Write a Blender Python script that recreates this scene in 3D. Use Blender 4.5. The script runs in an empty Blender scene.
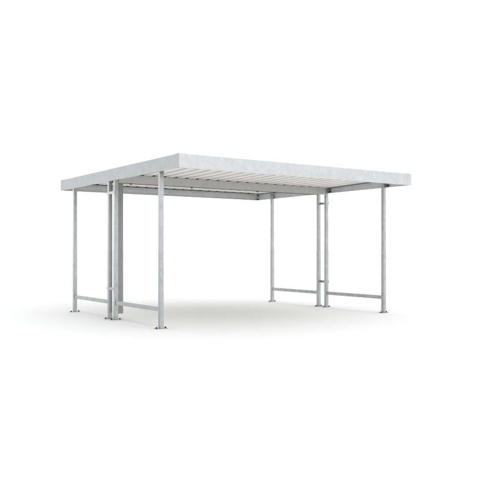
import bpy, bmesh, math
from mathutils import Vector

# ------------------------------------------------------------------ camera, light, exposure
scene = bpy.context.scene
col = scene.collection

cam_data = bpy.data.cameras.new("camera")
cam = bpy.data.objects.new("camera", cam_data)
col.objects.link(cam)
cam.location = (-4.5996, -8.2423, 1.108)
cam.rotation_euler = (math.radians(90), 0, -0.6094)
cam_data.sensor_width = 36
cam_data.lens = 704.32 / 500 * 36
cam_data.clip_start = 0.05
cam_data.clip_end = 3000
scene.camera = cam

vs = scene.view_settings
vs.view_transform = 'Standard'
vs.look = 'None'
vs.exposure = 0.0
vs.gamma = 1.0
vs.use_curve_mapping = False

# white studio surround: a seamless pale dome
world = bpy.data.worlds.new("World")
scene.world = world
world.use_nodes = True
wn, wl = world.node_tree.nodes, world.node_tree.links
wn.clear()
w_out = wn.new('ShaderNodeOutputWorld')
w_bg = wn.new('ShaderNodeBackground')
w_tc = wn.new('ShaderNodeTexCoord')
w_sep = wn.new('ShaderNodeSeparateXYZ')
wl.new(w_tc.outputs['Generated'], w_sep.inputs[0])


def wmath(op, a, b=None):
    n = wn.new('ShaderNodeMath')
    n.operation = op
    for i, v in enumerate((a, b)):
        if v is None:
            continue
        if isinstance(v, (int, float)):
            n.inputs[i].default_value = v
        else:
            wl.new(v, n.inputs[i])
    return n.outputs[0]


def wstep(v, a, b):
    n = wn.new('ShaderNodeMapRange')
    n.interpolation_type = 'SMOOTHSTEP'
    n.inputs['From Min'].default_value = a
    n.inputs['From Max'].default_value = b
    wl.new(v, n.inputs['Value'])
    return n.outputs[0]


HORIZON, ZENITH = 1.58, -0.10
LEFT_DIM, LOW_DIM, RIGHT_DIM, FRONT_GAIN = 0.80, 0.58, 0.70, 0.28
dx, dy, dz = w_sep.outputs['X'], w_sep.outputs['Y'], w_sep.outputs['Z']
neg_x = wmath('MULTIPLY', dx, -1.0)
up_ = wmath('MAXIMUM', dz, 0.0)
level = wmath('ADD', wmath('MULTIPLY', wmath('POWER', up_, 1.5), ZENITH), HORIZON)


def dim(level, mask, amount):
    return wmath('MULTIPLY', level, wmath('SUBTRACT', 1.0, wmath('MULTIPLY', mask, amount)))


# the studio is darker to the left above eye level, and at the far left
ring = wmath('MULTIPLY', wstep(dz, 0.12, 0.32), wmath('SUBTRACT', 1.0, wstep(dz, 0.6, 0.85)))
level = dim(level, wmath('MULTIPLY', wstep(neg_x, -0.05, 0.5), ring), LEFT_DIM)
low = wmath('SUBTRACT', 1.0, wstep(dz, 0.12, 0.32))
level = dim(level, wmath('MULTIPLY', wstep(neg_x, 0.48, 0.7), low), LOW_DIM)
glow = wmath('MULTIPLY', wstep(neg_x, 0.12, 0.28), wmath('SUBTRACT', 1.0, wstep(neg_x, 0.46, 0.6)))
glow = wmath('MULTIPLY', wmath('MULTIPLY', glow, low), wstep(dy, 0.0, 0.3))
level = dim(level, glow, -0.6)
to_right = wmath('SUBTRACT', wmath('MULTIPLY', dx, 0.95), wmath('MULTIPLY', dy, 0.31))
level = dim(level, wmath('MULTIPLY', wstep(to_right, 0.5, 0.85), ring), RIGHT_DIM)  # unseen right side dimmed as well, added to even out the floor shadow
# and brighter in front of the shelter
to_front = wmath('SUBTRACT', wmath('MULTIPLY', dx, 0.5), wmath('MULTIPLY', dy, 0.86))
level = dim(level, wmath('MULTIPLY', wstep(to_front, 0.2, 0.9), wstep(dz, 0.0, 0.12)), -FRONT_GAIN)
wl.new(level, w_bg.inputs['Strength'])
w_bg.inputs['Color'].default_value = (1.0, 1.0, 1.0, 1)
wl.new(w_bg.outputs[0], w_out.inputs[0])

# one large soft box high in front, to the right
key_data = bpy.data.lights.new("softbox", 'AREA')
key_data.shape = 'RECTANGLE'
key_data.size = 7.0
key_data.size_y = 5.0
key_data.energy = 120
key_data.color = (1.0, 1.0, 1.0)
key = bpy.data.objects.new("softbox", key_data)
col.objects.link(key)
key.location = (3.0, -11.0, 7.0)
key.rotation_euler = (Vector((2.2, 0.5, 1.2)) - Vector(key.location)).to_track_quat('-Z', 'Y').to_euler()

# ------------------------------------------------------------------ helpers


def new_mat(name):
    m = bpy.data.materials.new(name)
    m.use_nodes = True
    nt = m.node_tree
    return m, nt, nt.nodes['Principled BSDF']


def galvanised(name, dark, light, metallic, rough, seed=0.0, bump=.05):
    """hot dip galvanised steel: zinc spangle, soft cloudy bloom, faint streaks"""
    m, nt, p = new_mat(name)
    N, L = nt.nodes, nt.links
    tc = N.new('ShaderNodeTexCoord')
    mp = N.new('ShaderNodeMapping')
    mp.inputs['Location'].default_value = (seed, seed * 1.7, seed * .6)
    geo = N.new('ShaderNodeNewGeometry')
    L.new(geo.outputs['Position'], mp.inputs[0])
    vor = N.new('ShaderNodeTexVoronoi')
    vor.inputs['Scale'].default_value = 38
    vor2 = N.new('ShaderNodeTexVoronoi')
    vor2.inputs['Scale'].default_value = 85
    noi = N.new('ShaderNodeTexNoise')
    noi.inputs['Scale'].default_value = 10.0
    noi.inputs['Detail'].default_value = 6
    noi.inputs['Roughness'].default_value = .62
    for n in (vor, vor2, noi):
        L.new(mp.outputs[0], n.inputs['Vector'])
    bw = N.new('ShaderNodeRGBToBW')
    bw2 = N.new('ShaderNodeRGBToBW')
    L.new(vor.outputs['Color'], bw.inputs[0])
    L.new(vor2.outputs['Color'], bw2.inputs[0])

    def ma(op, a, b):
        n = N.new('ShaderNodeMath')
        n.operation = op
        for i, v in enumerate((a, b)):
            if isinstance(v, (int, float)):
                n.inputs[i].default_value = v
            else:
                L.new(v, n.inputs[i])
        return n.outputs[0]
    mix = ma('ADD', ma('MULTIPLY', bw.outputs[0], .24), ma('MULTIPLY', bw2.outputs[0], .12))
    cloud = N.new('ShaderNodeMapRange')
    cloud.inputs['From Min'].default_value = .3
    cloud.inputs['From Max'].default_value = .7
    L.new(noi.outputs['Fac'], cloud.inputs['Value'])
    mix = ma('ADD', mix, ma('MULTIPLY', cloud.outputs[0], .48))
    cr = N.new('ShaderNodeMix')
    cr.data_type = 'RGBA'
    cr.inputs['A'].default_value = (*dark, 1)
    cr.inputs['B'].default_value = (*light, 1)
    L.new(mix, cr.inputs['Factor'])
    L.new(cr.outputs['Result'], p.inputs['Base Color'])
    p.inputs['Metallic'].default_value = metallic
    r = N.new('ShaderNodeMapRange')
    r.inputs['To Min'].default_value = rough - .08
    r.inputs['To Max'].default_value = rough + .1
    L.new(mix, r.inputs['Value'])
    L.new(r.outputs[0], p.inputs['Roughness'])
    bmp = N.new('ShaderNodeBump')
    bmp.inputs['Strength'].default_value = bump
    bmp.inputs['Distance'].default_value = .01
    L.new(noi.outputs['Fac'], bmp.inputs['Height'])
    L.new(bmp.outputs[0], p.inputs['Normal'])
    return m


M_FASCIA = galvanised('galvanised_fascia', (.47, .475, .482), (.69, .698, .71), .3, .55)
M_POST = galvanised('galvanised_post', (.31, .314, .318), (.58, .585, .59), .7, .36, 3.1, .0)
M_GUTTER = galvanised('galvanised_gutter', (.42, .42, .415), (.58, .58, .57), .4, .5, 7.7)
M_PIPE = galvanised('galvanised_downpipe', (.24, .24, .24), (.32, .32, .32), .4, .5, 5.2)

M_DECK, nt, p = new_mat('coated_deck')
noi = nt.nodes.new('ShaderNodeTexNoise')
noi.inputs['Scale'].default_value = 3.0
noi.inputs['Detail'].default_value = 5
geo = nt.nodes.new('ShaderNodeNewGeometry')
nt.links.new(geo.outputs['Position'], noi.inputs['Vector'])
mx = nt.nodes.new('ShaderNodeMix')
mx.data_type = 'RGBA'
mx.inputs['A'].default_value = (.74, .73, .697, 1)
mx.inputs['B'].default_value = (.83, .82, .785, 1)
nt.links.new(noi.outputs['Fac'], mx.inputs['Factor'])
nt.links.new(mx.outputs['Result'], p.inputs['Base Color'])
p.inputs['Roughness'].default_value = .45

M_BOLT, nt, p = new_mat('dark_steel')
noi = nt.nodes.new('ShaderNodeTexNoise')
noi.inputs['Scale'].default_value = 90
mx = nt.nodes.new('ShaderNodeMix')
mx.data_type = 'RGBA'
mx.inputs['A'].default_value = (.015, .015, .016, 1)
mx.inputs['B'].default_value = (.05, .05, .05, 1)
nt.links.new(noi.outputs['Fac'], mx.inputs['Factor'])
nt.links.new(mx.outputs['Result'], p.inputs['Base Color'])
p.inputs['Roughness'].default_value = .55
p.inputs['Metallic'].default_value = .2

M_GAP_SHADE, nt, p = new_mat('dark_gap_shade')  # near-black: the shade of gaps and rib voids put into colour
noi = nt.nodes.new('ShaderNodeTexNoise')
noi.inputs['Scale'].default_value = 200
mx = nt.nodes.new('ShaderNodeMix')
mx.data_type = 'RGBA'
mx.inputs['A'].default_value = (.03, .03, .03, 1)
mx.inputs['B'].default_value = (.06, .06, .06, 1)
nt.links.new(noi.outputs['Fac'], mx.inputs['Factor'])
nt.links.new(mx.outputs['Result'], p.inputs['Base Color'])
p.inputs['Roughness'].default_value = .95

M_GROUND, nt, p = new_mat('white_floor')
noi = nt.nodes.new('ShaderNodeTexNoise')
noi.inputs['Scale'].default_value = .8
mx = nt.nodes.new('ShaderNodeMix')
mx.data_type = 'RGBA'
mx.inputs['A'].default_value = (.865, .867, .87, 1)
mx.inputs['B'].default_value = (.88, .882, .885, 1)
nt.links.new(noi.outputs['Fac'], mx.inputs['Factor'])
nt.links.new(mx.outputs['Result'], p.inputs['Base Color'])
p.inputs['Roughness'].default_value = 1.0
p.inputs['Specular IOR Level'].default_value = 0.0


def box(bm, x0, x1, y0, y1, z0, z1, bev=0.0):
    b = bmesh.new()
    v = [b.verts.new((x, y, z)) for z in (z0, z1) for y in (y0, y1) for x in (x0, x1)]
    for f in ((0, 2, 3, 1), (4, 5, 7, 6), (0, 1, 5, 4), (2, 6, 7, 3), (0, 4, 6, 2), (1, 3, 7, 5)):
        b.faces.new([v[i] for i in f])
    if bev:
        bmesh.ops.bevel(b, geom=b.edges[:], offset=bev, segments=2, affect='EDGES', profile=.5)
    me = bpy.data.meshes.new('tmp')
    b.to_mesh(me)
    b.free()
    bm.from_mesh(me)
    bpy.data.meshes.remove(me)
    return bm


def prism(bm, c, r, z0, z1, n=6, axis='Z', rot=0.0):
    lo, hi = [], []
    for k in range(n):
        a = rot + 2 * math.pi * k / n
        u, w = r * math.cos(a), r * math.sin(a)
        for z, l in ((z0, lo), (z1, hi)):
            if axis == 'Z':
                q = (c[0] + u, c[1] + w, z)
            elif axis == 'X':
                q = (z, c[1] + u, c[2] + w)
            else:
                q = (c[0] + u, z, c[2] + w)
            l.append(bm.verts.new(q))
    for k in range(n):
        bm.faces.new((lo[k], lo[(k + 1) % n], hi[(k + 1) % n], hi[k]))
    bm.faces.new(lo[::-1])
    bm.faces.new(hi)
    return bm


def extrude_section(bm, pts, place):
    """closed 2D outline swept between two ends; place(u, w, end) -> point"""
    a = [bm.verts.new(place(u, w, 0)) for u, w in pts]
    b = [bm.verts.new(place(u, w, 1)) for u, w in pts]
    n = len(pts)
    for k in range(n):
        bm.faces.new((a[k], a[(k + 1) % n], b[(k + 1) % n], b[k]))
    bm.faces.new(a[::-1])
    bm.faces.new(b)
    return bm


def part(name, bm, mat, parent=None, loc=(0, 0, 0)):
    bmesh.ops.recalc_face_normals(bm, faces=bm.faces[:])
    me = bpy.data.meshes.new(name)
    bm.to_mesh(me)
    bm.free()
    me.materials.append(mat)
    o = bpy.data.objects.new(name, me)
    col.objects.link(o)
    o.location = loc
    o.parent = parent
    return o


def copy_tree(o, loc, parent):
    c = o.copy()
    col.objects.link(c)
    c.parent = parent
    c.location = loc
    for ch in list(o.children):
        d = ch.copy()
        col.objects.link(d)
        d.parent = c
    return c


def place_copy(o, loc, parent):
    c = o.copy()
    col.objects.link(c)
    c.parent = parent
    c.location = loc
    return c


# ------------------------------------------------------------------ ground
bm = bmesh.new()
S = 900
bm.faces.new([bm.verts.new(q) for q in ((-S, -S, 0), (S, -S, 0), (S, S, 0), (-S, S, 0))])
g = part('ground', bm, M_GROUND)
g['kind'] = 'structure'

# ------------------------------------------------------------------ the shelter
LX, LY = 4.4897, 4.4809          # plan of the roof
ZT, ZB = 2.400, 2.2084           # top and bottom of the fascia
XL, XR = 0.0443, LX - 0.0443     # post lines
YP = (0.5988, 2.1255, LY - 2.1255, LY - 0.5988)
PW = 0.03                        # half post width

root = bpy.data.objects.new('carport', None)
root.empty_display_size = .4
col.objects.link(root)
root['label'] = "open galvanised steel carport, flat ribbed roof on eight slim posts, on white floor"
root['category'] = "carport"

T = .003
TOPF = .045
# fascia: folded channels, web outside, flange at the top, small return at the bottom


def fascia_outline(lip):
    return [(0, ZB), (lip, ZB), (lip, ZB + T), (T, ZB + T), (T, ZT - T), (TOPF, ZT - T), (TOPF, ZT), (0, ZT)]


bm = extrude_section(bmesh.new(), fascia_outline(.03), lambda u, w, e: (LX * e, u, w))
part('fascia', bm, M_FASCIA, root)
bm = extrude_section(bmesh.new(), fascia_outline(.03), lambda u, w, e: (LX * e, LY - u, w))
part('fascia', bm, M_FASCIA, root)
# side fascias butt between the front and back ones
bm = extrude_section(bmesh.new(), fascia_outline(.012),
                     lambda u, w, e: (u, T + .0005 + (LY - 2 * T - .001) * e, w if w < ZT - .001 else ZT - .0006))
part('fascia', bm, M_FASCIA, root)
bm = extrude_section(bmesh.new(), fascia_outline(.012),
                     lambda u, w, e: (LX - u, T + .0005 + (LY - 2 * T - .001) * e, w if w < ZT - .001 else ZT - .0006))
right_fascia = part('fascia', bm, M_FASCIA, root)

# corner cover plates
c_len, c_t = .085, .0014
for sx in (0, 1):
    for sy in (0, 1):
        bm = bmesh.new()

        def X(v): return v if sx == 0 else LX - v
        def Y(v): return v if sy == 0 else LY - v

        def bx(a0, a1, b0, b1, z0, z1):
            box(bm, min(X(a0), X(a1)), max(X(a0), X(a1)), min(Y(b0), Y(b1)), max(Y(b0), Y(b1)), z0, z1)
        bx(-c_t, c_len, -c_t, -.0002, ZB + .002, ZT + .004)
        bx(-c_t, -.0002, .0, c_len, ZB + .002, ZT + .004)
        bx(0, c_len + .03, 0, c_len + .03, ZT + .0004, ZT + .0038)
        part('corner_cap', bm, M_FASCIA, root)

# trapezoidal deck: two fields falling to the middle gutter
PITCH, RIB0 = .207, .066
SLP, RTOP = -.010, .090
DH, DT = .039, .0012
GY0, GY1 = 2.100, LY - 2.100     # gutter walls
Z_EDGE, Z_GUT = 2.3560, 2.3125


def deck_profile(x0, x1):
    pts = []
    k = -1
    while True:
        c = RIB0 + PITCH * k
        for u, h in ((-RTOP / 2 - SLP, 0), (-RTOP / 2, DH), (RTOP / 2, DH), (RTOP / 2 + SLP, 0)):
            pts.append((c + u, h))
        if c > x1 + PITCH:
            break
        k += 1
    out = []

    def hgt(x):
        for (a, ha), (b, hb) in zip(pts, pts[1:]):
            if a <= x <= b:
                return ha + (hb - ha) * (x - a) / max(b - a, 1e-9)
        return 0
    out.append((x0, hgt(x0)))
    out += [q for q in pts if x0 < q[0] < x1]
    out.append((x1, hgt(x1)))
    return out


PROF = deck_profile(T + .002, LX - T - .002)


def deck(y_edge, y_gut):
    bm = bmesh.new()
    loop = [(x, h) for x, h in PROF] + [(x, h + DT) for x, h in PROF[::-1]]
    n = len(PROF)
    rows = []
    NS = 2
    for e in range(NS):
        f = e / (NS - 1)
        y = y_edge + (y_gut - y_edge) * f
        z = Z_EDGE + (Z_GUT - Z_EDGE) * f
        rows.append(([bm.verts.new((x, y, z + h)) for x, h in PROF],
                     [bm.verts.new((x, y, z + h + DT)) for x, h in PROF]))
    for (l0, u0), (l1, u1) in zip(rows, rows[1:]):
        for k in range(n - 1):
            bm.faces.new((l0[k], l0[k + 1], l1[k + 1], l1[k]))
            bm.faces.new((u0[k], u1[k], u1[k + 1], u0[k + 1]))
        bm.faces.new((l0[0], l1[0], u1[0], u0[0]))
        bm.faces.new((l0[-1], u0[-1], u1[-1], l1[-1]))
    for l, u in (rows[0], rows[-1]):
        for k in range(n - 1):
            bm.faces.new((l[k], u[k], u[k + 1], l[k + 1]))
    return bm


part('roof_sheet', deck(.006, GY0 + .05), M_DECK, root)
part('roof_sheet', deck(LY - .006, GY1 - .05), M_DECK, root)


def rib_shade(y0, y1, zpan):
    """toothed dark strip in the ribs, standing in for their shaded voids"""
    pr = [(x, zpan + h - .0012) for x, h in PROF if .09 < x < LX - .09]
    pts = [(pr[0][0], zpan - .012)] + pr + [(pr[-1][0], zpan - .012)]
    return extrude_section(bmesh.new(), pts, lambda u, w, e: (u, y0 + (y1 - y0) * e, w))


part('rib_shade_strip', rib_shade(GY0 + .006, GY0 + .03, Z_GUT + .0005), M_GAP_SHADE, root)
part('rib_shade_strip', rib_shade(GY1 - .03, GY1 - .006, Z_GUT + .0005), M_GAP_SHADE, root)
part('rib_shade_strip', rib_shade(LY - .05, LY - .02, Z_EDGE + .0002), M_GAP_SHADE, root)

# dark strips standing in for the shadow gap between deck edge and side fascias
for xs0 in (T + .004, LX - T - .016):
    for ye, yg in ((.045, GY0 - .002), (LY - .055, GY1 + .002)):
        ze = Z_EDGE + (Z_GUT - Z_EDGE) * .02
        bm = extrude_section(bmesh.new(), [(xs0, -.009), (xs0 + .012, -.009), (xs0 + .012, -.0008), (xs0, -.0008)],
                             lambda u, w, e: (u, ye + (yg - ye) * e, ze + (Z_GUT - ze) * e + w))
        part('gap_shade_strip', bm, M_GAP_SHADE, root)

# bolts in the far right corner of the roof frame
for zb_ in (2.222, 2.318):
    bm = prism(bmesh.new(), (0, LY - .035, zb_), .017, LX - T - .022, LX - T - .0005, 6, axis='X')
    part('bolt', bm, M_BOLT, right_fascia)

# gutter between the two fields
GX0, GX1 = .082, LX - .082
ZG, ZLIP = 2.198, 2.175
gt = .003
bm = bmesh.new()
sec = [(GY0, ZLIP), (GY0 + gt, ZLIP), (GY0 + gt, ZG), (GY1, ZG), (GY1, Z_GUT - .003), (GY1 - gt, Z_GUT - .003),
       (GY1 - gt, ZG + gt), (GY0 + gt, ZG + gt), (GY0 + gt, Z_GUT - .003), (GY0, Z_GUT - .003)]
extrude_section(bm, sec, lambda u, w, e: (GX0 + (GX1 - GX0) * e, u, w))
for xa in (GX0 + .0005, GX1 - gt - .0005):
    box(bm, xa, xa + gt, GY0 + gt + .0005, GY1 - gt - .0005, ZG + gt + .0005, Z_GUT - .005)
gutter = part('gutter', bm, M_GUTTER, root)
bm = box(bmesh.new(), GX0, GX1, GY1 - .03, GY1 - .012, ZG - .007, ZG - .0004)  # dark strip drawn as the shadow line under the gutter's rear edge
part('gap_shade_strip', bm, M_GAP_SHADE, gutter)
for xb in (.404, 1.55, 2.95):
    bm = bmesh.new()
    prism(bm, (xb, GY1 - .05, 0), .02, ZG - .02, ZG - .0005, 6)
    part('gutter_bolt', bm, M_BOLT, gutter)

# downpipe in the gap of the left post pair
bm = bmesh.new()
dx0, dx1, dy0, dy1 = .102, .202, 2.190, 2.290
box(bm, dx0, dx1, dy0, dy1, .090, ZG - .0008, .004)
pipe = part('downpipe', bm, M_PIPE, root)

# ------------------------------------------------------------------ posts
POST_H = 2.290


def build_post():
    bm = box(bmesh.new(), -PW, PW, -PW, PW, .0085, POST_H, .004)
    post = part('post', bm, M_POST, root)
    bm = box(bmesh.new(), -.092, .092, -.042, .042, .0, .008, .001)
    part('base_plate', bm, M_POST, post)
    for s in (-1, 1):
        bm = bmesh.new()
        prism(bm, (s * .07, 0, 0), .018, .0082, .011, 14)
        prism(bm, (s * .07, 0, 0), .0130, .0112, .023, 6, rot=.3)
        prism(bm, (s * .07, 0, 0), .0085, .0232, .027, 10)
        part('anchor_bolt', bm, M_BOLT, post)
    return post


proto = build_post()
posts = {}
first = True
for side, x in (('l', XL), ('r', XR)):
    for k, y in enumerate(YP):
        if first:
            proto.location = (x, y, 0)
            posts[side, k] = proto
            first = False
        else:
            posts[side, k] = copy_tree(proto, (x, y, 0), root)

# head brackets: angle between the post head and the side fascia, with a dark bolt
for (side, k), post in posts.items():
    so = -1 if side == 'l' else 1             # outward
    d = -1 if k in (0, 1) else 1
    bm = bmesh.new()
    y0, y1 = sorted((d * (PW + .0006), d * (PW + .075)))
    fx = so * (.0443 - T - .0008)             # inner face of fascia web, seen from the post axis
    xa, xb = sorted((fx, fx - so * .004))
    box(bm, xa, xb, y0, y1, 2.222, 2.305)
    ya, yb = sorted((d * (PW + .0006), d * (PW + .0046)))
    xa2, xb2 = sorted((fx - so * .0042, -so * (PW - .004)))
    box(bm, xa2, xb2, ya, yb, 2.172 if (side, k) == ('l', 0) else 2.212, 2.305)  # near left plate reaches lower, its dark colour standing for shade on the post
    br = part('head_bracket', bm, M_PIPE, post)
    bm = bmesh.new()
    xs = sorted((fx - so * .0043, fx - so * .026))
    prism(bm, (0, d * (PW + .045), 2.236), .017, xs[0], xs[1], 6, axis='X')
    part('bolt', bm, M_BOLT, post)

# rails low between the posts of each frame
RZ0, RZ1 = .243, .304
first_rail = None
for side, x in (('l', XL), ('r', XR)):
    for a, b in ((0, 1), (2, 3)):
        if first_rail is None:
            L_ = YP[1] - YP[0] - 2 * PW - .001
            bm = box(bmesh.new(), -.02, .02, 0, L_, RZ0, RZ1, .003)
            for yy in (.0, L_ - .005):
                box(bm, -.027, .027, yy - .0002, yy + .005, RZ0 - .006, RZ1 + .006, .0008)
            first_rail = part('rail', bm, M_POST, root, (x, YP[a] + PW + .0005, 0))
        else:
            place_copy(first_rail, (x, YP[a] + PW + .0005, 0), root)

# straps tying each pair of middle posts
first_strap = None
for side, x, so in (('l', XL, -1), ('r', XR, 1)):
    for z in (.492, 2.02):
        loc = (x + so * (PW + .0035), LY / 2, z)
        if first_strap is None:
            hl = (YP[2] - YP[1]) / 2 + PW + .004
            bm = box(bmesh.new(), -.003, .003, -hl, hl, -.021, .021, .0008)
            first_strap = part('tie_strap', bm, M_POST, root, loc)
        else:
            place_copy(first_strap, loc, root)
